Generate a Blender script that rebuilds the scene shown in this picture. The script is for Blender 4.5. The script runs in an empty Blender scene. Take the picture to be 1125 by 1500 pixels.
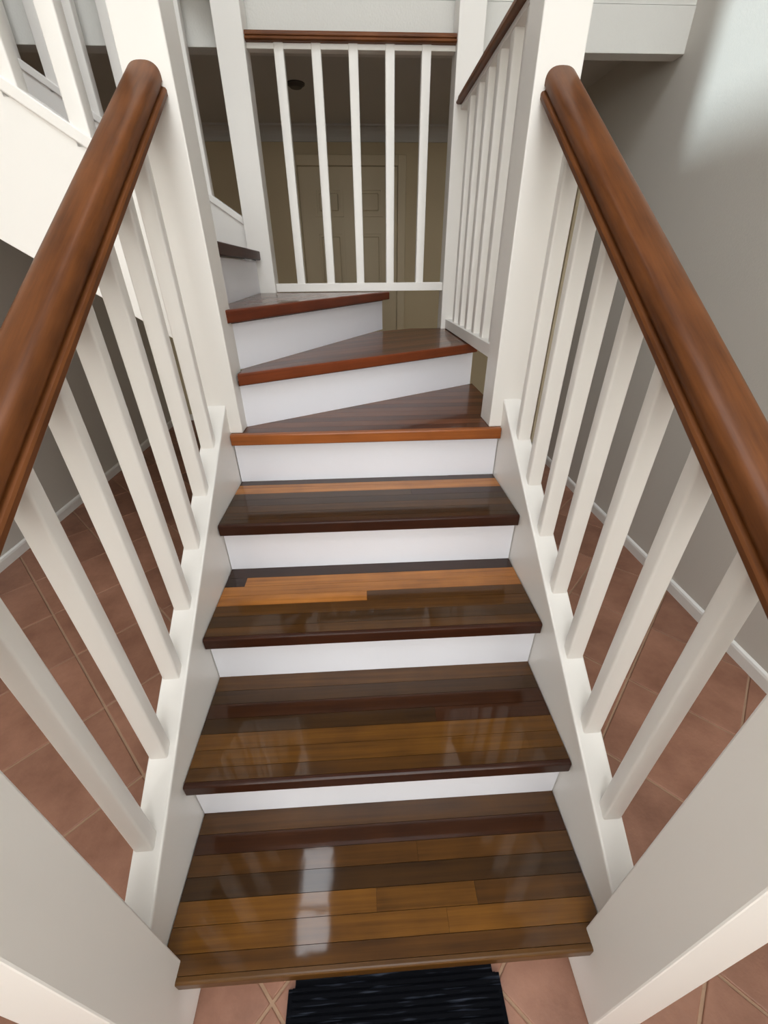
import bpy, bmesh, math, random
from mathutils import Vector, Matrix
random.seed(7)
SC = bpy.context.scene
COL = SC.collection

# ------------------------------------------------------------------ camera
CAM = (-0.0127, -0.2421, 1.3622)
PITCH, YAW, ROLL, FPX = 0.542254, 0.050350, 0.0086886, 591.37
cd = bpy.data.cameras.new('camera')
cam = bpy.data.objects.new('camera', cd)
COL.objects.link(cam)
fw = Vector((math.sin(YAW) * math.cos(PITCH), math.cos(YAW) * math.cos(PITCH), -math.sin(PITCH)))
rt = Vector((math.cos(YAW), -math.sin(YAW), 0))
dn = fw.cross(rt)
r2 = math.cos(ROLL) * rt + math.sin(ROLL) * dn
d2 = -math.sin(ROLL) * rt + math.cos(ROLL) * dn
m = Matrix((r2, -d2, -fw)).transposed().to_4x4()
m.translation = Vector(CAM)
cam.matrix_world = m
cd.sensor_fit = 'HORIZONTAL'
cd.sensor_width = 36.0
cd.lens = FPX * 36.0 / 1125.0
cd.clip_start = 0.02
SC.camera = cam

# ------------------------------------------------------------------ light
SKY = 13.0
world = bpy.data.worlds.new('world')
SC.world = world
world.use_nodes = True
bgn = world.node_tree.nodes['Background']
bgn.inputs[0].default_value = (0.90, 0.95, 1.0, 1)
bgn.inputs[1].default_value = SKY

def portal(name, loc, rot, sx, sy):
    l = bpy.data.lights.new(name, 'AREA')
    l.shape = 'RECTANGLE'
    l.size, l.size_y = sx, sy
    l.cycles.is_portal = True
    o = bpy.data.objects.new(name, l)
    o.location, o.rotation_euler = loc, rot
    COL.objects.link(o)

# sky portals: front window widened, skylight; upper window and front roof light are added
portal('portal_front', (-0.25, -2.62, 1.75), (math.radians(90), 0, 0), 3.2, 1.3)
portal('portal_added_upper', (-0.25, -2.62, 3.1), (math.radians(90), 0, 0), 1.9, 0.6)
portal('portal_added_roof', (0.0, -1.05, 5.62), (0, 0, 0), 2.4, 2.5)
portal('portal_roof', (-0.815, 1.64, 5.62), (0, 0, 0), 0.37, 0.98)
sl = bpy.data.lights.new('sun', 'SUN')
sl.energy = 10.5
sl.angle = math.radians(2.0)
sl.color = (0.78, 0.93, 1.0)
sun = bpy.data.objects.new('sun', sl)
sd = Vector((2.46, -0.08, -3.85))
sun.rotation_euler = sd.to_track_quat('-Z', 'Y').to_euler()
COL.objects.link(sun)

SC.view_settings.view_transform = 'Standard'
SC.view_settings.look = 'None'
SC.view_settings.gamma = 1.0
SC.view_settings.use_curve_mapping = False
SC.view_settings.exposure = -0.68

# ------------------------------------------------------------------ materials
def lin(c):
    return tuple((v / 255 / 12.92) if v / 255 <= 0.04045 else ((v / 255 + 0.055) / 1.055) ** 2.4 for v in c)

def base_mat(name):
    mt = bpy.data.materials.new(name)
    mt.use_nodes = True
    nt = mt.node_tree
    return mt, nt, nt.nodes['Principled BSDF']

def N(nt, t, **kw):
    n = nt.nodes.new(t)
    for k, v in kw.items():
        setattr(n, k, v)
    return n

def noise(nt, vec, scale, detail=3.0, rough=0.5):
    n = N(nt, 'ShaderNodeTexNoise')
    n.inputs['Scale'].default_value = scale
    n.inputs['Detail'].default_value = detail
    n.inputs['Roughness'].default_value = rough
    if vec is not None:
        nt.links.new(vec, n.inputs['Vector'])
    return n

def paint(name, srgb, rough=0.4, bump=0.03, scale=60.0, stretch=(1, 1, 1), var=0.03):
    mt, nt, b = base_mat(name)
    tc = N(nt, 'ShaderNodeTexCoord')
    mp = N(nt, 'ShaderNodeMapping')
    mp.inputs['Scale'].default_value = stretch
    nt.links.new(tc.outputs['Object'], mp.inputs['Vector'])
    n1 = noise(nt, mp.outputs[0], scale)
    n2 = noise(nt, tc.outputs['Object'], 2.5)
    c = lin(srgb)
    rp = N(nt, 'ShaderNodeValToRGB')
    rp.color_ramp.elements[0].color = tuple(v * (1 - var) for v in c) + (1,)
    rp.color_ramp.elements[1].color = tuple(min(1, v * (1 + var)) for v in c) + (1,)
    nt.links.new(n2.outputs[0], rp.inputs[0])
    nt.links.new(rp.outputs[0], b.inputs['Base Color'])
    b.inputs['Roughness'].default_value = rough
    bp = N(nt, 'ShaderNodeBump')
    bp.inputs['Strength'].default_value = bump
    bp.inputs['Distance'].default_value = 0.01
    nt.links.new(n1.outputs[0], bp.inputs['Height'])
    nt.links.new(bp.outputs[0], b.inputs['Normal'])
    return mt

def wood(name, srgb, contrast=0.35, coat=1.0, rough=0.45, along=(3.0, 90.0, 60.0), coat_rough=0.05):
    """varnished timber; grain runs along local x"""
    mt, nt, b = base_mat(name)
    tc = N(nt, 'ShaderNodeTexCoord')
    oi = N(nt, 'ShaderNodeObjectInfo')
    mul = N(nt, 'ShaderNodeMath', operation='MULTIPLY')
    mul.inputs[1].default_value = 37.0
    nt.links.new(oi.outputs['Random'], mul.inputs[0])
    cx = N(nt, 'ShaderNodeCombineXYZ')
    for i in range(3):
        nt.links.new(mul.outputs[0], cx.inputs[i])
    add = N(nt, 'ShaderNodeVectorMath', operation='ADD')
    nt.links.new(tc.outputs['Object'], add.inputs[0])
    nt.links.new(cx.outputs[0], add.inputs[1])
    mp = N(nt, 'ShaderNodeMapping')
    mp.inputs['Scale'].default_value = along
    nt.links.new(add.outputs[0], mp.inputs['Vector'])
    g = noise(nt, mp.outputs[0], 1.0, 6.0, 0.6)
    blot = noise(nt, add.outputs[0], 9.0, 3.0)
    mx = N(nt, 'ShaderNodeMath', operation='MULTIPLY_ADD')
    mx.inputs[1].default_value = 0.65
    nt.links.new(g.outputs[0], mx.inputs[0])
    m2 = N(nt, 'ShaderNodeMath', operation='MULTIPLY')
    m2.inputs[1].default_value = 0.35
    nt.links.new(blot.outputs[0], m2.inputs[0])
    nt.links.new(m2.outputs[0], mx.inputs[2])
    c = lin(srgb)
    rp = N(nt, 'ShaderNodeValToRGB')
    e = rp.color_ramp.elements
    e[0].position, e[1].position = 0.3, 0.72
    e[0].color = (c[0] * (1 - contrast), c[1] * (1 - contrast * 1.1), c[2] * (1 - contrast * 1.2), 1)
    e[1].color = (c[0] * (1 + contrast), c[1] * (1 + contrast), c[2] * (1 + contrast), 1)
    nt.links.new(mx.outputs[0], rp.inputs[0])
    hs = N(nt, 'ShaderNodeHueSaturation')
    mr = N(nt, 'ShaderNodeMapRange')
    mr.inputs[3].default_value, mr.inputs[4].default_value = 0.85, 1.15
    nt.links.new(oi.outputs['Random'], mr.inputs[0])
    nt.links.new(mr.outputs[0], hs.inputs['Value'])
    nt.links.new(rp.outputs[0], hs.inputs['Color'])
    nt.links.new(hs.outputs[0], b.inputs['Base Color'])
    b.inputs['Roughness'].default_value = rough
    b.inputs['Coat Weight'].default_value = coat
    b.inputs['Coat Roughness'].default_value = coat_rough
    b.inputs['Specular IOR Level'].default_value = 0.15
    wv = noise(nt, tc.outputs['Object'], 14.0, 2.0)
    bp = N(nt, 'ShaderNodeBump')
    bp.inputs['Strength'].default_value = 0.02
    bp.inputs['Distance'].default_value = 0.01
    nt.links.new(wv.outputs[0], bp.inputs['Height'])
    nt.links.new(bp.outputs[0], b.inputs['Coat Normal'])
    return mt

M = {}
M['white'] = paint('white_gloss_paint', (238, 234, 229), 0.33, 0.02, 40.0, (1, 1, 1))
M['riser'] = paint('riser_paint', (239, 239, 246), 0.35, 0.06, 30.0, (1, 14, 14))
M['wall'] = paint('wall_paint', (201, 196, 188), 0.75, 0.08, 160.0)
M['upperwall'] = paint('upper_wall_paint', (225, 222, 214), 0.75, 0.05, 120.0)
M['added_dark'] = paint('added_dark_lining', (84, 62, 42), 0.6, 0.05, 20.0, (1, 12, 1), 0.2)  # unseen upper surfaces made dark so the treads reflect less white
M['bulk'] = paint('bulkhead_paint', (216, 214, 209), 0.75, 0.16, 130.0)
M['ceil'] = paint('ceiling_paint', (198, 197, 192), 0.85, 0.03, 120.0)
M['hallwall'] = paint('hall_wall_paint', (198, 182, 150), 0.7, 0.05, 120.0)
M['skirt'] = paint('skirting_paint', (232, 230, 226), 0.4, 0.01)
M['door'] = paint('door_paint', (204, 189, 158), 0.5, 0.02, 60.0)
M['grout'] = paint('grout', (158, 128, 104), 0.95, 0.3, 90.0, var=0.15)
M['black'] = paint('black_metal', (22, 22, 24), 0.4, 0.0)
M['ground'] = paint('outside_ground', (120, 122, 112), 0.9, 0.1, 8.0)
M['rail'] = wood('handrail_timber', (106, 62, 30), 0.5, 0.1, 0.45, (5.0, 70.0, 70.0), 0.22)
TONE = {
    'K': (46, 23, 9), 'D': (56, 34, 8), 'R': (58, 29, 8), 'M': (75, 46, 12), 'A': (98, 62, 16), 'L': (160, 102, 46),
    'P': (94, 54, 30), 'C': (80, 44, 24)}
for k, c in TONE.items():
    M['wood_' + k] = wood('tread_timber_' + k, c, 0.45, coat=0.55 if k in 'PC' else 0.75)
NTONE = {'N': (52, 24, 10), 'O': (140, 78, 34), 'Q': (122, 58, 26), 'S': (96, 42, 20), 'T': (70, 38, 28), 'F': (84, 54, 18)}
for k, c in NTONE.items():
    M['wood_' + k] = wood('nosing_timber_' + k, c, coat=0.0 if k == 'T' else 0.35, coat_rough=0.22)

def tile_mat():
    mt, nt, b = base_mat('terracotta')
    tc = N(nt, 'ShaderNodeTexCoord')
    oi = N(nt, 'ShaderNodeObjectInfo')
    gm = N(nt, 'ShaderNodeNewGeometry')
    n = noise(nt, gm.outputs['Position'], 5.0, 6.0, 0.65)
    n2 = noise(nt, gm.outputs['Position'], 45.0, 4.0, 0.6)
    rp = N(nt, 'ShaderNodeValToRGB')
    e = rp.color_ramp.elements
    e[0].position, e[1].position = 0.3, 0.75
    e[0].color = lin((120, 80, 61)) + (1,)
    e[1].color = lin((160, 115, 93)) + (1,)
    nt.links.new(n.outputs[0], rp.inputs[0])
    hs = N(nt, 'ShaderNodeHueSaturation')
    mr = N(nt, 'ShaderNodeMapRange')
    mr.inputs[3].default_value, mr.inputs[4].default_value = 0.86, 1.1
    nt.links.new(oi.outputs['Random'], mr.inputs[0])
    nt.links.new(mr.outputs[0], hs.inputs['Value'])
    nt.links.new(rp.outputs[0], hs.inputs['Color'])
    nt.links.new(hs.outputs[0], b.inputs['Base Color'])
    b.inputs['Roughness'].default_value = 0.5
    bp = N(nt, 'ShaderNodeBump')
    bp.inputs['Strength'].default_value = 0.12
    bp.inputs['Distance'].default_value = 0.01
    nt.links.new(n2.outputs[0], bp.inputs['Height'])
    nt.links.new(bp.outputs[0], b.inputs['Normal'])
    return mt
M['tile'] = tile_mat()

def glass_mat(name, tint):
    mt = bpy.data.materials.new(name)
    mt.use_nodes = True
    nt = mt.node_tree
    nt.nodes.clear()
    o = N(nt, 'ShaderNodeOutputMaterial')
    t = N(nt, 'ShaderNodeBsdfTransparent')
    t.inputs[0].default_value = tint + (1,)
    g = N(nt, 'ShaderNodeBsdfGlossy')
    g.inputs['Roughness'].default_value = 0.02
    mx = N(nt, 'ShaderNodeMixShader')
    mx.inputs[0].default_value = 0.06
    nt.links.new(t.outputs[0], mx.inputs[1])
    nt.links.new(g.outputs[0], mx.inputs[2])
    nt.links.new(mx.outputs[0], o.inputs[0])
    return mt
M['glass'] = glass_mat('window_glass', (1.0, 0.975, 0.93))  # warm tint added to colour the daylight from the front
M['roofglass'] = glass_mat('roof_light_glass', (1.0, 1.0, 1.0))

def mat_mat():
    mt, nt, b = base_mat('mat_fibre')
    tc = N(nt, 'ShaderNodeTexCoord')
    mp = N(nt, 'ShaderNodeMapping')
    mp.inputs['Scale'].default_value = (11.0, 210.0, 1.0)
    nt.links.new(tc.outputs['Object'], mp.inputs['Vector'])
    n = noise(nt, mp.outputs[0], 1.0, 2.0)
    rp = N(nt, 'ShaderNodeValToRGB')
    e = rp.color_ramp.elements
    e[0].position, e[1].position = 0.60, 0.74
    e[0].color = lin((12, 13, 17)) + (1,)
    e[1].color = lin((52, 56, 66)) + (1,)
    nt.links.new(n.outputs[0], rp.inputs[0])
    nt.links.new(rp.outputs[0], b.inputs['Base Color'])
    b.inputs['Roughness'].default_value = 0.95
    b.inputs['Specular IOR Level'].default_value = 0.05
    return mt
M['mat'] = mat_mat()

# ------------------------------------------------------------------ mesh helpers
def link(name, me, mat, parent=None, loc=None, rotz=0.0):
    o = bpy.data.objects.new(name, me)
    if mat is not None and not me.materials:
        me.materials.append(M[mat])
    COL.objects.link(o)
    if parent is not None:
        o.parent = parent
    if loc is not None:
        o.location = loc
    if rotz:
        o.rotation_euler = (0, 0, rotz)
    return o

def to_mesh(name, bm, smooth=False):
    bmesh.ops.recalc_face_normals(bm, faces=bm.faces)
    me = bpy.data.meshes.new(name)
    bm.to_mesh(me)
    bm.free()
    if smooth:
        for p in me.polygons:
            p.use_smooth = True
    return me

def add_box(bm, x0, x1, y0, y1, z0, z1):
    vs = [bm.verts.new((x, y, z)) for z in (z0, z1) for x, y in ((x0, y0), (x1, y0), (x1, y1), (x0, y1))]
    for f in ((3, 2, 1, 0), (4, 5, 6, 7), (0, 1, 5, 4), (1, 2, 6, 5), (2, 3, 7, 6), (3, 0, 4, 7)):
        bm.faces.new([vs[i] for i in f])
    return vs

def boxes_mesh(name, boxes, bevel=0.0, seg=2):
    bm = bmesh.new()
    for b in boxes:
        add_box(bm, *b)
    if bevel:
        bmesh.ops.bevel(bm, geom=bm.edges[:], offset=bevel, segments=seg, affect='EDGES', profile=0.5, clamp_overlap=True)
    return to_mesh(name, bm)

def prism(bm, pts, lo, hi, axis):
    """pts: 2-D outline; axis 'x','y','z' = extrusion axis"""
    def P(a, b, c):
        return {'x': (c, a, b), 'y': (a, c, b), 'z': (a, b, c)}[axis]
    A = [bm.verts.new(P(p[0], p[1], lo)) for p in pts]
    B = [bm.verts.new(P(p[0], p[1], hi)) for p in pts]
    n = len(pts)
    bm.faces.new(A[::-1])
    bm.faces.new(B)
    for i in range(n):
        bm.faces.new((A[i], A[(i + 1) % n], B[(i + 1) % n], B[i]))
    return A, B

def prism_mesh(name, pts, lo, hi, axis, bevel=0.0, seg=2):
    bm = bmesh.new()
    prism(bm, pts, lo, hi, axis)
    if bevel:
        bmesh.ops.bevel(bm, geom=bm.edges[:], offset=bevel, segments=seg, affect='EDGES', profile=0.5, clamp_overlap=True)
    return to_mesh(name, bm)

def clip(poly, a, b, c):
    """keep a*x+b*y<=c"""
    out = []
    for i in range(len(poly)):
        p, q = poly[i], poly[(i + 1) % len(poly)]
        dp, dq = a * p[0] + b * p[1] - c, a * q[0] + b * q[1] - c
        if dp <= 0:
            out.append(p)
        if (dp < 0 < dq) or (dq < 0 < dp):
            t = dp / (dp - dq)
            out.append((p[0] + t * (q[0] - p[0]), p[1] + t * (q[1] - p[1])))
    return out

def area(poly):
    return abs(sum(poly[i][0] * poly[(i + 1) % len(poly)][1] - poly[(i + 1) % len(poly)][0] * poly[i][1] for i in range(len(poly)))) / 2

def empty(name, loc, label, cat, group=None):
    o = bpy.data.objects.new(name, None)
    o.empty_display_size = 0.1
    COL.objects.link(o)
    o.location = loc
    o['label'] = label
    o['category'] = cat
    if group:
        o['group'] = group
    return o

def struct(name, me, mat, label=None, parent=None):
    o = link(name, me, mat, parent)
    o['kind'] = 'structure'
    if label:
        o['label'] = label
    return o

# ------------------------------------------------------------------ measurements
R, G, NOSE, TH = 0.18, 0.266, 0.0245, 0.037
XL, XR, YF, YH, YB = -1.97, 1.46, -2.62, 4.05, 2.256
ZC, ZT = 2.32, 5.6
PO, PI_ = 0.522, 0.412          # newel outer / inner x
N1Y = (1.06, 1.17)
N3Y = (2.14, 2.25)
SLOPE = R / G
def cap_z(y):                    # top of lower stringer cap
    return 0.272 + 0.680 * y
def rail_z(y):                   # crown of lower handrails
    return 1.761 + 0.680 * (y - 1.06)
def ucap_z(x):                   # top of upper stringer cap
    return 1.745 - 0.655 * (x + 0.809)

# ------------------------------------------------------------------ the room
floor = struct('floor', boxes_mesh('floor', [(XL - .1, XR + .1, YF - .1, YH + .1, -0.1, -0.004)]), 'grout',
               'pale grouted floor of diagonal terracotta tiles')
PIT, U0, V0, GR = 0.347, -0.20, 0.187, 0.0065
S2 = math.sqrt(2)
full = None
def tile_mesh(poly, name):
    bm = bmesh.new()
    A, B = prism(bm, poly, -0.012, 0.0, 'z')
    es = [e for e in bm.edges if all(abs(v.co.z) < 1e-6 for v in e.verts)]
    bmesh.ops.bevel(bm, geom=es, offset=0.003, segments=2, affect='EDGES', profile=0.5, clamp_overlap=True)
    return to_mesh(name, bm)
h = PIT / 2 - GR / 2
for i in range(-9, 12):
    for j in range(-15, 10):
        u, v = U0 + (i + .5) * PIT, V0 + (j + .5) * PIT
        cx, cy = (u + v) / S2, (u - v) / S2
        poly = [(cx + (a + b) / S2, cy + (a - b) / S2) for a, b in ((-h, -h), (h, -h), (h, h), (-h, h))][::-1]
        cl = clip(clip(clip(clip(poly, 1, 0, XR), -1, 0, -XL), 0, 1, YH), 0, -1, 1.35)
        if len(cl) < 3 or area(cl) < 0.002:
            continue
        if abs(area(cl) - area(poly)) < 1e-6:
            if full is None:
                full = tile_mesh([(p[0] - cx, p[1] - cy) for p in poly], 'floor_tile')
            link('floor_tile', full, 'tile', floor, (cx, cy, random.uniform(-.0012, .0006)))
        else:
            ox = sum(p[0] for p in cl) / len(cl)
            oy = sum(p[1] for p in cl) / len(cl)
            link('floor_tile', tile_mesh([(p[0] - ox, p[1] - oy) for p in cl], 'floor_tile_cut'), 'tile', floor, (ox, oy, 0))

struct('wall_right', boxes_mesh('wall_right', [(XR, XR + .1, YF - .1, YH + .1, 0, ZT)]), 'wall', 'beige painted wall beside the stairs with a patch of daylight')
struct('wall_left', boxes_mesh('wall_left', [(XL - .1, XL, YF - .1, 1.06, 0, ZT), (XL - .1, XL, 1.06, YB, 0, 2.06),
       (XL - .1, XL, YB, YH + .1, 0, ZC)]), 'wall', 'painted wall below the upper flight')
struct('wall_far', boxes_mesh('wall_far', [(XL - .1, XR + .1, YH, YH + .1, 0, ZC)]), 'hallwall', 'dim hall wall with a panelled door')
struct('wall_landing', boxes_mesh('wall_landing', [(-3.3, XL - .1, .96, 1.06, 1.9, ZT), (-3.3, XL - .1, YB, YB + .1, 1.9, ZT), (-3.4, -3.3, .96, YB + .1, 1.9, ZT),
       (-3.3, XL - .03, 1.06, YB, 2.3, 2.52)]), 'wall')
# front wall: window widened to light the balusters, upper window added for the bulkhead
fx0, fx1 = -1.85, 1.35
gx0, gx1 = -1.2, 0.7
struct('wall_front', boxes_mesh('wall_front', [(XL - .1, fx0, YF - .1, YF, 0, 2.8), (fx1, XR + .1, YF - .1, YF, 0, 2.8), (fx0, fx1, YF - .1, YF, 0, 1.1),
       (fx0, fx1, YF - .1, YF, 2.4, 2.8), (XL - .1, gx0, YF - .1, YF, 2.8, ZT), (gx1, XR + .1, YF - .1, YF, 2.8, ZT), (gx0, gx1, YF - .1, YF, 3.4, ZT)]), 'upperwall')
for idx, (a0, a1, z0, z1, nq) in enumerate(((fx0, fx1, 1.1, 2.4, 4), (gx0, gx1, 2.8, 3.4, 3))):
    bx = [(a0, a0 + .05, YF - .08, YF - .02, z0, z1), (a1 - .05, a1, YF - .08, YF - .02, z0, z1), (a0, a1, YF - .08, YF - .02, z0, z0 + .05),
          (a0, a1, YF - .08, YF - .02, z1 - .05, z1)]
    pw = (a1 - a0) / nq
    for q in range(1, nq):
        bx.append((a0 + q * pw - .03, a0 + q * pw + .03, YF - .08, YF - .02, z0, z1))
    w = struct('window_%d' % (idx + 1), boxes_mesh('window_frame', bx), 'skirt')
    for q in range(nq):
        link('pane', boxes_mesh('pane', [(a0 + q * pw + .04, a0 + (q + 1) * pw - .04, YF - .053, YF - .047, z0 + .05, z1 - .05)]), 'glass', w)
# roof with the skylight and an added front roof light
sx0, sx1, sy0, sy1 = -1.0, -0.63, 1.15, 2.13
qx0, qx1, qy0, qy1 = -1.2, 1.2, -2.3, 0.2  # added front roof light, brightens the stringer caps from above
struct('ceiling', boxes_mesh('ceiling', [(-3.4, XR + .1, YF - .1, qy0, ZT, ZT + .1), (-3.4, qx0, qy0, qy1, ZT, ZT + .1), (qx1, XR + .1, qy0, qy1, ZT, ZT + .1),
       (-3.4, XR + .1, qy1, sy0, ZT, ZT + .1), (-3.4, sx0, sy0, sy1, ZT, ZT + .1), (sx1, XR + .1, sy0, sy1, ZT, ZT + .1), (-3.4, XR + .1, sy1, YB + .1, ZT, ZT + .1)]), 'added_dark')
ybar = 1.50
struct('window_3', boxes_mesh('roof_light_frame', [(qx0, qx1, -1.08, -1.02, ZT + .02, ZT + .07), (sx0, sx1, ybar - .02, ybar + .02, ZT + .02, ZT + .07)]), 'skirt')  # bars of the skylight and of the added roof light
w3 = bpy.data.objects['window_3']
for (a, b, c, d) in ((sx0, sx1, sy0, ybar - .02), (sx0, sx1, ybar + .02, sy1), (qx0, qx1, qy0, -1.08), (qx0, qx1, -1.02, qy1)):
    link('pane', boxes_mesh('pane', [(a, b, c, d, ZT + .042, ZT + .048)]), 'roofglass', w3)
struct('ceiling_hall', boxes_mesh('ceiling_hall', [(XL - .1, XR + .1, YB + .074, YH + .1, ZC, ZC + .2)]), 'ceil', 'dark hall ceiling beyond the bulkhead')
struct('wall_bulkhead', boxes_mesh('wall_bulkhead', [(XL - .1, XR, YB + .006, YB + .1, 2.312, 2.75)]), 'bulk', 'white textured wall above the bulkhead beam')
struct('wall_gable', boxes_mesh('wall_gable', [(XL - .1, XR, YB + .012, YB + .1, 2.751, ZT)]), 'added_dark')  # unseen wall, darkened to keep haze off the treads
struct('trim_1', boxes_mesh('bulkhead_beam', [(XL, XR, YB, YB + .074, 2.165, 2.309)], .002), 'bulk', 'white beam along the edge of the upper floor')
# cornice + skirtings
def cove(name, y):
    pts = [(y, ZC), (y - .085, ZC), (y - .085, ZC - .012)]
    for k in range(7):
        a = math.radians(90 * k / 6)
        pts.append((y - .012 - .066 * (1 - math.sin(a)), ZC - .012 - .066 * (1 - math.cos(a))))
    pts += [(y - .012, ZC - .09), (y, ZC - .09)]
    return prism_mesh(name, pts, XL, XR, 'x')
struct('trim_2', cove('cornice', YH), 'ceil', 'coved cornice over the hall door')
def skirt_profile(s):
    return [(0, 0), (s * .014, 0), (s * .014, .045), (s * .011, .055), (s * .004, .060), (0, .060)]
for nm, x, s, y1 in (('baseboard_right', XR, -1, YH), ('baseboard_left', XL, 1, YH)):
    struct(nm, prism_mesh(nm, [(x + p[0], p[1]) for p in skirt_profile(s)], -2.6, y1, 'y'), 'skirt')
struct('baseboard_far', prism_mesh('baseboard_far', [(YH + p[0], p[1]) for p in skirt_profile(-1)], XL + .02, -.56, 'x'), 'skirt')
struct('ground_outside', boxes_mesh('ground', [(-14, 14, -20, YF - .1, -.2, -.12)]), 'ground')

# hall door with raised panels
def panel_door(name, x0, x1, ztop, y, label):
    d = struct(name, boxes_mesh('door_slab', [(x0, x1, y - .012, y - .001, 0.01, ztop)]), 'door', label)
    cs = [(x0 - .075, x0 - .006, y - .03, y - .001, 0, ztop + .075), (x1 + .006, x1 + .075, y - .03, y - .001, 0, ztop + .075),
          (x0 - .006, x1 + .006, y - .03, y - .001, ztop + .006, ztop + .075)]
    for c in cs:
        link('door_casing', boxes_mesh('door_casing', [c], .004), 'door', d)
    wd = x1 - x0
    cols = ((x0 + .115, x0 + wd / 2 - .05), (x0 + wd / 2 + .05, x1 - .115))
    for (za, zb) in ((ztop - .33, ztop - .13), (ztop - 1.06, ztop - .43), (.24, ztop - 1.2)):
        for (a, b) in cols:
            f = .022
            p = link('door_panel', boxes_mesh('door_panel', [(a + .04, b - .04, y - .024, y - .010, za + .04, zb - .04)], .007, 1), 'door', d)
            link('panel_moulding', boxes_mesh('panel_moulding', [(a, b, y - .026, y - .011, za, za + f), (a, b, y - .026, y - .011, zb - f, zb),
                 (a, a + f, y - .026, y - .011, za + f, zb - f), (b - f, b, y - .026, y - .011, za + f, zb - f)]), 'door', p)
    return d
d1 = panel_door('door_1', -.475, .335, 2.075, YH, 'beige six-panel door in the dim hall')
bm = bmesh.new()
bmesh.ops.create_uvsphere(bm, u_segments=16, v_segments=10, radius=.027, matrix=Matrix.Translation((-.41, YH - .065, 1.0)))
bmesh.ops.create_cone(bm, segments=14, radius1=.012, radius2=.012, depth=.06, cap_ends=True, matrix=Matrix.Translation((-.41, YH - .035, 1.0)) @ Matrix.Rotation(math.pi / 2, 4, 'X'))
link('door_knob', to_mesh('door_knob', bm, True), 'black', d1)
# flush door in the right wall, only its black lever shows between the balusters
d2 = struct('door_2', boxes_mesh('side_door_slab', [(XR - .014, XR - .001, 3.08, 3.86, .07, 2.06)], .002), 'door', 'flush door in the right wall far down the hall')
for c in ((3.0, 3.075), (3.865, 3.94)):
    link('door_casing', boxes_mesh('door_casing', [(XR - .03, XR - .001, c[0], c[1], .0605, 2.13)], .004), 'door', d2)
link('door_handle', boxes_mesh('door_handle', [(XR - .022, XR - .014, 3.14, 3.18, .93, 1.03), (XR - .065, XR - .022, 3.15, 3.17, .985, 1.0), (XR - .068, XR - .052, 3.15, 3.26, .984, 1.001)], .003), 'black', d2)

# ceiling detector
det = empty('smoke_detector', (-.349, 3.186, ZC), 'small dark smoke detector on the hall ceiling', 'smoke detector')
def disc(z0, z1, r0, r1, seg=24):
    bm = bmesh.new()
    bmesh.ops.create_cone(bm, segments=seg, radius1=r1, radius2=r0, depth=z0 - z1, cap_ends=True, matrix=Matrix.Translation((0, 0, (z0 + z1) / 2)))
    return to_mesh('disc', bm)
M['det'] = paint('detector_plastic', (70, 64, 58), 0.5, 0.0)
link('base', disc(0, -.007, .055, .053), 'det', det)
link('cover', disc(-.007, -.02, .048, .034), 'det', det)

# ------------------------------------------------------------------ staircase
stair = empty('staircase', (0, 0, 0), 'varnished timber staircase with white risers turning left', 'staircase')

def tread(origin, ang, z, poly, strips, nosing, slab_in=0.02, pname='tread'):
    """poly in local coords: x along the nosing, y away from it. strips: [(width, [(x_end, tone), ...])] front to back"""
    inner = [(p[0] * 0.96, p[1] * 0.9 + slab_in * 0.9) for p in poly]
    bm = bmesh.new()
    prism(bm, inner, -TH - 0.004, -TH + 0.012, 'z')
    t = link(pname, to_mesh('tread_bearer', bm), 'wood_K', stair, (origin[0], origin[1], z), ang)
    # nosing strip
    y = 0.0
    for si, (w, segs) in enumerate([(nosing[0], [(9, nosing[1])])] + strips):
        x0 = -9.0
        for (xe, tone) in segs:
            c = clip(clip(poly, 0, 1, y + w - .0009), 0, -1, -(y))
            c = clip(clip(c, 1, 0, xe - .0004), -1, 0, -x0)
            x0 = xe
            if len(c) < 3 or area(c) < 2e-5:
                continue
            bm = bmesh.new()
            A, B = prism(bm, c, -TH if si == 0 else -TH + .008, 0.0, 'z')
            if si == 0:
                es = [e for e in bm.edges if all(abs(v.co.y) < 1e-6 for v in e.verts) and abs(e.verts[0].co.z - e.verts[1].co.z) < 1e-6]
                bmesh.ops.bevel(bm, geom=es, offset=.005, segments=3, affect='EDGES', profile=.5, clamp_overlap=True)
            p = link('plank' if si else 'nosing', to_mesh('plank', bm), 'wood_' + tone, t)
        y += w
    return t

E9 = 9.0
spec = {
    1: ('F', [(.030, [(E9, 'M')]), (.0405, [(.13, 'A'), (E9, 'A')]), (.0405, [(-.02, 'A'), (.20, 'A'), (E9, 'M')]), (.0405, [(E9, 'D')]),
              (.0405, [(.08, 'M'), (E9, 'M')]), (.0405, [(E9, 'R')]), (.06, [(E9, 'M')])]),
    2: ('N', [(.030, [(E9, 'M')]), (.0405, [(E9, 'A')]), (.0405, [(E9, 'A')]), (.0405, [(.15, 'D'), (E9, 'R')]), (.0405, [(E9, 'R')]),
              (.0405, [(E9, 'D')]), (.06, [(E9, 'M')])]),
    3: ('N', [(.030, [(E9, 'M')]), (.0405, [(E9, 'D')]), (.0405, [(E9, 'M')]), (.0405, [(-.02, 'L'), (E9, 'M')]), (.0405, [(E9, 'L')]),
              (.0405, [(-.39, 'K'), (E9, 'L')]), (.06, [(E9, 'K')])]),
    4: ('N', [(.022, [(E9, 'D')]), (.0405, [(E9, 'D')]), (.0405, [(E9, 'M')]), (.0405, [(E9, 'D')]), (.0405, [(.14, 'D'), (E9, 'K')]),
              (.0405, [(E9, 'L')]), (.022, [(E9, 'L')]), (.06, [(E9, 'K')])]),
}
HW = 0.4495
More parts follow.
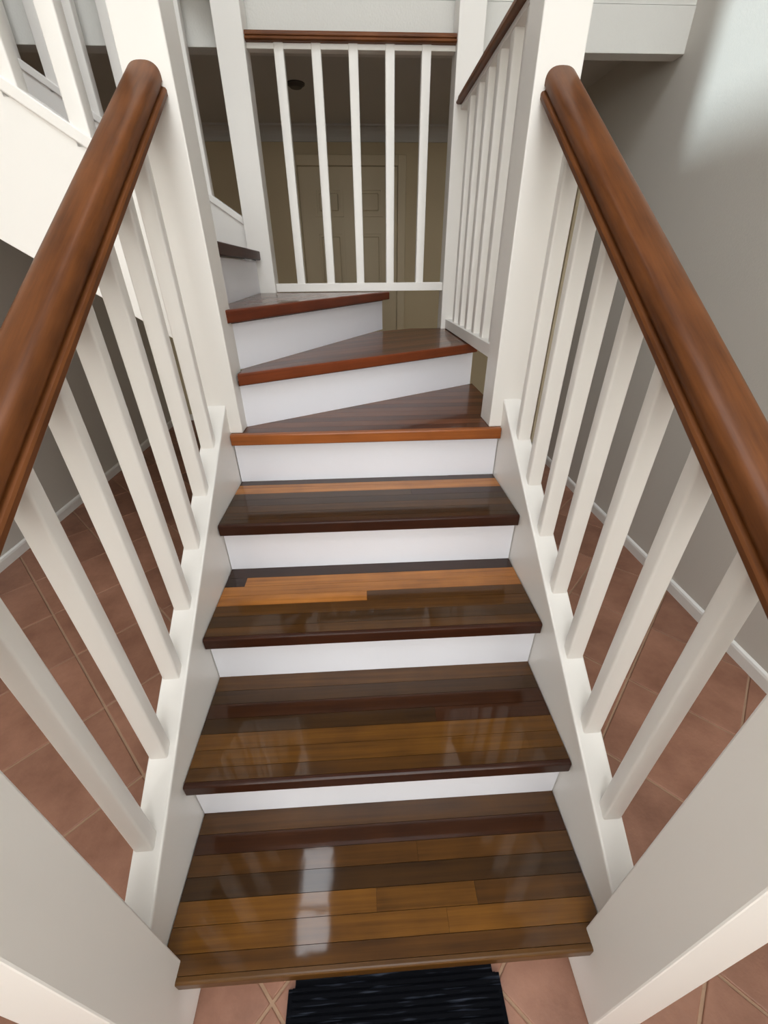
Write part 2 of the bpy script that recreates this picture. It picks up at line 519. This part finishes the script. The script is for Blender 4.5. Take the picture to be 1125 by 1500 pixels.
for k in range(1, 5):
    tone, st = spec[k]
    tread((0, (k - 1) * G - NOSE), 0, k * R, [(-HW, 0), (HW, 0), (HW, G + NOSE), (-HW, G + NOSE)], st, (.012, tone))
# winders: plan polygons -> local frames along each nosing
A6, A7 = math.radians(30.5), math.radians(62.0)
XO, YO = 0.50, 2.168
def to_local(poly, o, a):
    ca, sa = math.cos(a), math.sin(a)
    return [((p[0] - o[0]) * ca + (p[1] - o[1]) * sa, -(p[0] - o[0]) * sa + (p[1] - o[1]) * ca) for p in poly]
P6 = (-.412, 1.122)      # riser 6 passes here
P7 = (-.412, 1.172)
box5 = [(-HW, 4 * G - NOSE), (XO, 4 * G - NOSE), (XO, YO), (-HW, YO)]
def line_clip(poly, p, a, keep_front, off=0.0):
    nx, ny = -math.sin(a), math.cos(a)       # pointing away from the climber
    c = nx * p[0] + ny * p[1] + off
    return clip(poly, nx, ny, c) if keep_front else clip(poly, -nx, -ny, -c)
y5 = 4 * G - NOSE
p5 = line_clip(box5, P6, A6, True)
# front nosing of the first winder stops between the stringers
t5 = tread((0, y5), 0, 5 * R, [(-HW, 0), (HW, 0), (HW, .0205), (-HW, .0205)], [], (.0204, 'O'))
p5b = [q for q in to_local(clip(p5, 0, -1, -(y5 + .0206)), (0, y5), 0)]
def planks_on(t, poly, y, strips):
    for (w, tone) in strips:
        c = clip(clip(poly, 0, 1, y + w - .0009), 0, -1, -y)
        y += w
        if len(c) < 3 or area(c) < 2e-5:
            continue
        bm = bmesh.new()
        prism(bm, c, -TH + .008, 0, 'z')
        link('plank', to_mesh('plank', bm), 'wood_' + tone, t)
planks_on(t5, p5b, .0206, [(.045, 'C'), (.05, 'P'), (.05, 'C'), (.05, 'P'), (.05, 'P'), (.05, 'C'), (.05, 'P'), (.05, 'C'), (.06, 'P'), (.06, 'C'), (.06, 'P'), (.06, 'C'), (.06, 'P')])
box6 = [(-.405, 1.0), (XO, 1.0), (XO, YO), (-.405, YO)]
p6 = line_clip(line_clip(box6, P6, A6, False, -.026), P7, A7, True)
o6 = (P6[0] + .026 * math.sin(A6), P6[1] - .026 * math.cos(A6))
tread(o6, A6, 6 * R, to_local(p6, o6, A6), [(.052, [(E9, 'P')]), (.052, [(E9, 'C')]), (.052, [(E9, 'P')]), (.052, [(E9, 'P')]), (.052, [(E9, 'C')]), (.052, [(E9, 'P')]),
      (.052, [(E9, 'C')]), (.052, [(E9, 'P')]), (.052, [(E9, 'P')]), (.052, [(E9, 'C')]), (.052, [(E9, 'P')])], (.014, 'Q'))
P8 = (-.462, 1.17)
A8 = math.radians(93.2)
box7 = [(-.405, 1.0), (-.405 + .9, 1.0), (XO, YO), (-.60, YO), (-.60, 1.172), (-.405, 1.172)]
box7 = [(-.60, 1.0), (XO, 1.0), (XO, YO), (-.60, YO)]
p7 = line_clip(line_clip(box7, P7, A7, False, -.026), P8, A8, True)
p7 = clip(clip(p7, -1, 0, .56), 0, -1, -1.12)
o7 = (P7[0] + .026 * math.sin(A7), P7[1] - .026 * math.cos(A7))
tread(o7, A7, 7 * R, to_local(p7, o7, A7), [(.052, [(E9, 'C' if i % 3 == 1 else 'P')]) for i in range(14)], (.014, 'S'))
# upper flight treads (climbing to the left)
for k in range(8, 15):
    if k == 8:
        a = A8
        o = (P8[0] + .026 * math.sin(a), P8[1] - .026 * math.cos(a))
        bx = [(-.85, 1.115), (-.3, 1.115), (-.3, 2.13), (-.85, 2.13)]
        pl = line_clip(bx, P8, A8, False, -.026)
    else:
        a = math.radians(90)
        xr = -.535 - (k - 8) * .275
        o = (xr + .026, 1.2)
        x1 = xr - .275 if k < 14 else xr - .16
        pl = [(x1, 1.135), (xr + .026, 1.135), (xr + .026, 2.175), (x1, 2.175)]
        if k == 14:
            continue
    if k == 8:
        pl = clip(pl, -1, 0, .535 + .275)
    tread(o, a, k * R, to_local(pl, o, a), [(.047, [(E9, 'P' if i % 2 else 'C')]) for i in range(7)], (.014, 'T'))

def riser_mesh(p, q, z0, z1, th=.018):
    d = Vector((q[0] - p[0], q[1] - p[1], 0))
    n = Vector((-d.y, d.x, 0)).normalized() * th
    bm = bmesh.new()
    prism(bm, [(p[0], p[1]), (q[0], q[1]), (q[0] + n.x, q[1] + n.y), (p[0] + n.x, p[1] + n.y)], z0, z1, 'z')
    return to_mesh('riser', bm)
for k in range(1, 6):
    y = (k - 1) * G + (.012 if k == 1 else 0)
    link('riser', riser_mesh((-HW, y), (HW, y), (k - 1) * R + .0005, k * R - TH), 'riser', stair)
def at_x(p, a, x):
    return (x, p[1] + (x - p[0]) * math.tan(a))
def at_y(p, a, y):
    return (p[0] + (y - p[1]) / math.tan(a), y)
link('riser', riser_mesh(at_x(P6, A6, -.415), at_x(P6, A6, .488), 5 * R + .0005, 6 * R - TH), 'riser', stair)
link('riser', riser_mesh(at_y(P7, A7, 1.168), at_y(P7, A7, 2.150), 6 * R + .0005, 7 * R - TH), 'riser', stair)
link('riser', riser_mesh(at_y(P8, A8, 1.16), at_y(P8, A8, 2.16), 7 * R + .0005, 8 * R - TH), 'riser', stair)
for k in range(9, 15):
    xr = -.535 - (k - 8) * .275
    link('riser', riser_mesh((xr, 1.136), (xr, 2.176), (k - 1) * R + .0005, k * R - (TH if k < 14 else 0)), 'riser', stair)

# lower stringers: board + cap
def line_poly(f, a0, a1, top, bot, zmin=None):
    pts = [(a0, f(a0) + bot), (a1, f(a1) + bot), (a1, f(a1) + top), (a0, f(a0) + top)]
    if zmin is not None:
        pts = clip(pts, 0, -1, -zmin)
    return pts
for s in (-1, 1):
    xa, xb = sorted((s * .452, s * .502))
    st = link('stringer', prism_mesh('stringer', line_poly(cap_z, .008, 1.062, -.022, -.40, 0.0005), xa, xb, 'x', .0015, 1), 'white', stair)
    xa, xb = sorted((s * .4495, s * .508))
    link('stringer_cap', prism_mesh('stringer_cap', line_poly(cap_z, .008, 1.062, 0, -.024), xa, xb, 'x', .004, 2), 'white', st)
# bearers below the outer edge of the winders
link('winder_bearer', boxes_mesh('winder_bearer', [(.455, .49, 1.168, 2.13, 4.2 * R, 5 * R - TH - .004)]), 'white', stair)
link('winder_bearer', boxes_mesh('winder_bearer', [(.455, .49, 1.70, 2.13, 5 * R - TH, 6 * R - TH - .004)]), 'white', stair)
link('winder_bearer', boxes_mesh('winder_bearer', [(-.43, .455, 2.115, 2.15, 4.2 * R, 6 * R - TH - .004)]), 'white', stair)
# upper stringers
for (ya, yb, ca, cb, x1) in ((1.10, 1.135, 1.094, 1.150, -.520), (2.176, 2.215, 2.168, 2.226, -.548)):
    st = link('stringer', prism_mesh('stringer', line_poly(ucap_z, x1, XL - .02, -.028, -.405), ya, yb, 'y', .0015, 1), 'white', stair)
    link('stringer_cap', prism_mesh('stringer_cap', line_poly(ucap_z, x1, XL - .02, 0, -.031), ca, cb, 'y', .003, 2), 'white', st)
link('soffit', prism_mesh('soffit', line_poly(ucap_z, -.56, XL + .02, -.385, -.402), 1.136, 2.175, 'y'), 'white', stair)

# ------------------------------------------------------------------ newel posts
def newel(x0, x1, y0, y1, z0, z1, label, foot=None):
    cx, cy = (x0 + x1) / 2, (y0 + y1) / 2
    n = empty('newel_post', (cx, cy, z0), label, 'newel post', 'white newel posts')
    w, d = (x1 - x0) / 2, (y1 - y0) / 2
    bxs = [(-w, w, -d, d, 0, z1 - z0)]
    if foot:                     # upper shaft notched over the tread, foot stands outside the stringer
        zt = foot[2] - z0
        bxs = [(-w, w, -d, d, zt, z1 - z0), (foot[0] - cx, foot[1] - cx, -d, d, 0, zt - .0005)]
    link('shaft', boxes_mesh('shaft', bxs, .003, 2), 'white', n)
    link('cap', boxes_mesh('cap', [(-w - .008, w + .008, -d - .008, d + .008, z1 - z0, z1 - z0 + .025)], .006, 2), 'white', n)
    return n
newel(-.525, -.415, -.100, .010, 0, 1.13, 'white square newel post at the foot of the left handrail')
newel(.415, .525, -.100, .010, 0, 1.13, 'white square newel post at the foot of the right handrail')
newel(-PO, -PI_, *N1Y, 0, 2.62, 'white newel post where the left handrail ends and the winders turn', (-PO, -.4525, 5 * R))
newel(PI_, PO, *N1Y, 0, 2.16, 'white newel post at the upper end of the right handrail', (.4525, PO, 5 * R))
newel(-.550, -.437, *N3Y, 0, 2.75, 'white newel post at the left end of the horizontal back balustrade')
newel(.425, .535, *N3Y, 0, 2.45, 'white newel post at the far right corner of the winders')

# ------------------------------------------------------------------ balustrades
def rail_profile(vs=1.0):
    half = []
    for k in range(10):
        a = math.radians(90 * k / 9)
        half.append((.0375 * math.sin(a) ** .8, (-.030 + .030 * math.cos(a) ** .8) * vs))
    half += [(.0375, -.034 * vs), (.0335, -.038 * vs), (.0335, -.042 * vs), (.041, -.044 * vs), (.0435, -.048 * vs), (.0435, -.057 * vs), (.040, -.062 * vs), (.034, -.064 * vs)]
    return half + [(-p[0], p[1]) for p in half[::-1] if p[0] > 1e-6]
def rail_mesh(p, q, vs):
    """profile swept from p to q with plumb-cut ends; local x along the rail (for the grain), origin p"""
    p, q = Vector(p), Vector(q)
    d = q - p
    hd = Vector((d.x, d.y, 0)).normalized()
    side = Vector((-hd.y, hd.x, 0))
    prof = rail_profile(vs)
    rot = Matrix((d.normalized(), side, d.normalized().cross(side))).transposed()
    inv = rot.inverted()
    bm = bmesh.new()
    rings = []
    for t in (0, 1):
        rings.append([bm.verts.new(inv @ (d * t + side * a + Vector((0, 0, b)))) for a, b in prof])
    n = len(prof)
    bm.faces.new(rings[0][::-1])
    bm.faces.new(rings[1])
    for i in range(n):
        f = bm.faces.new((rings[0][i], rings[0][(i + 1) % n], rings[1][(i + 1) % n], rings[1][i]))
        f.smooth = True
    bmesh.ops.recalc_face_normals(bm, faces=bm.faces)
    me = bpy.data.meshes.new('handrail')
    bm.to_mesh(me)
    bm.free()
    es = me.edges
    me.set_sharp_from_angle(angle=math.radians(35))
    return me, rot
def handrail(p, q, vs, parent):
    me, rot = rail_mesh(p, q, vs)
    o = link('handrail', me, 'rail', parent)
    o['label'] = 'brown moulded timber handrail'
    o.location = Vector(p) - parent.location
    o.rotation_euler = rot.to_euler()
    return o
def baluster_mesh(w, d, hh, bev=.005):
    bm = bmesh.new()
    add_box(bm, -w / 2, w / 2, -d / 2, d / 2, 0, hh)
    es = [e for e in bm.edges if abs(e.verts[0].co.z - e.verts[1].co.z) > .01]
    bmesh.ops.bevel(bm, geom=es, offset=bev, segments=3, affect='EDGES', profile=.5)
    me = to_mesh('baluster', bm, True)
    me.set_sharp_from_angle(angle=math.radians(50))
    return me

BW = .044
bmL = baluster_mesh(.040, .028, rail_z(0) - .05 - cap_z(0) + .03, .0045)
for s, lab in ((-1, 'white balustrade with brown handrail on the left of the lower flight'), (1, 'white balustrade with brown handrail on the right of the lower flight')):
    b = empty('balustrade', (s * .475, .02, 0), lab, 'balustrade', 'balustrades of the stairs')
    handrail((s * .475, .011, rail_z(.011)), (s * .475, 1.061, rail_z(1.061)), 1.0, b)
    for i in range(7):
        y = .142 + i * .133
        o = link('baluster', bmL, 'white', b)
        o.location = (s * .485 - b.location.x, y - b.location.y, cap_z(y) - .03)
# back (level)
b = empty('balustrade', (0, 2.195, 1.26), 'level white balustrade with dark rail at the back of the winders', 'balustrade', 'balustrades of the stairs')
handrail((-.437, 2.197, 2.192), (.425, 2.197, 2.192), .56, b)
link('rail_fillet', boxes_mesh('rail_fillet', [(-.437, .425, -.018, .022, .878, .896)], .002), 'white', b)
link('bottom_rail', boxes_mesh('bottom_rail', [(-.437, .425, -.025, .025, .002, .040)], .002), 'white', b)
bmB = baluster_mesh(.040, .040, .865, .004)
for i in range(5):
    o = link('baluster', bmB, 'white', b)
    o.location = (-.308 + i * .153, 0, .036)
# right (level, lower)
b = empty('balustrade', (.478, 1.65, 1.083), 'level white balustrade along the right side of the winders', 'balustrade', 'balustrades of the stairs')
handrail((.478, 1.169, 2.004), (.478, 2.141, 2.004), .56, b)
link('rail_fillet', boxes_mesh('rail_fillet', [(-.022, .022, -.481, .491, .868, .885)], .002), 'white', b)
link('bottom_rail', boxes_mesh('bottom_rail', [(-.030, .030, -.481, .491, 0.0, .045)], .002), 'white', b)
bmR = baluster_mesh(.042, .042, .85, .004)
for i in range(6):
    o = link('baluster', bmR, 'white', b)
    o.location = (0.002, 1.322 + i * .1335 - 1.65, .040)
# upper flight
hgt = .777
bmU = baluster_mesh(.042, .042, hgt - .05 + .03, .004)
for (yy, x1, lab, xs) in ((1.121, -.521, 'white balustrade on the near side of the upper flight', [-.668 - .133 * i for i in range(9)]),
                          (2.197, -.549, 'white balustrade on the far side of the upper flight', [-.703 - .1365 * i for i in range(9)])):
    b = empty('balustrade', (x1, yy, ucap_z(x1)), lab, 'balustrade', 'balustrades of the stairs')
    handrail((x1, yy, ucap_z(x1) + hgt), (XL, yy, ucap_z(XL) + hgt), 1.0, b)
    for x in xs:
        o = link('baluster', bmU, 'white', b)
        o.location = (x - x1, 0, ucap_z(x) - .03 - ucap_z(x1))

# ------------------------------------------------------------------ doormat
mat = empty('doormat', (.014, -.36, 0), 'dark ribbed doormat at the foot of the stairs', 'doormat')
bm = bmesh.new()
vs = add_box(bm, -.234, .234, -.35, .362, .0012, .006)
es = [e for e in bm.edges if abs(e.verts[0].co.z - e.verts[1].co.z) > .001]
bmesh.ops.bevel(bm, geom=es, offset=.014, segments=4, affect='EDGES')
link('backing', to_mesh('backing', bm), 'mat', mat)
bm = bmesh.new()
y = -.34
while y < .345:
    add_box(bm, -.225, .225, y, y + .006, .006, .009)
    y += .0105
rb = link('ribs', to_mesh('ribs', bm), 'mat', mat)
rb['kind'] = 'stuff'
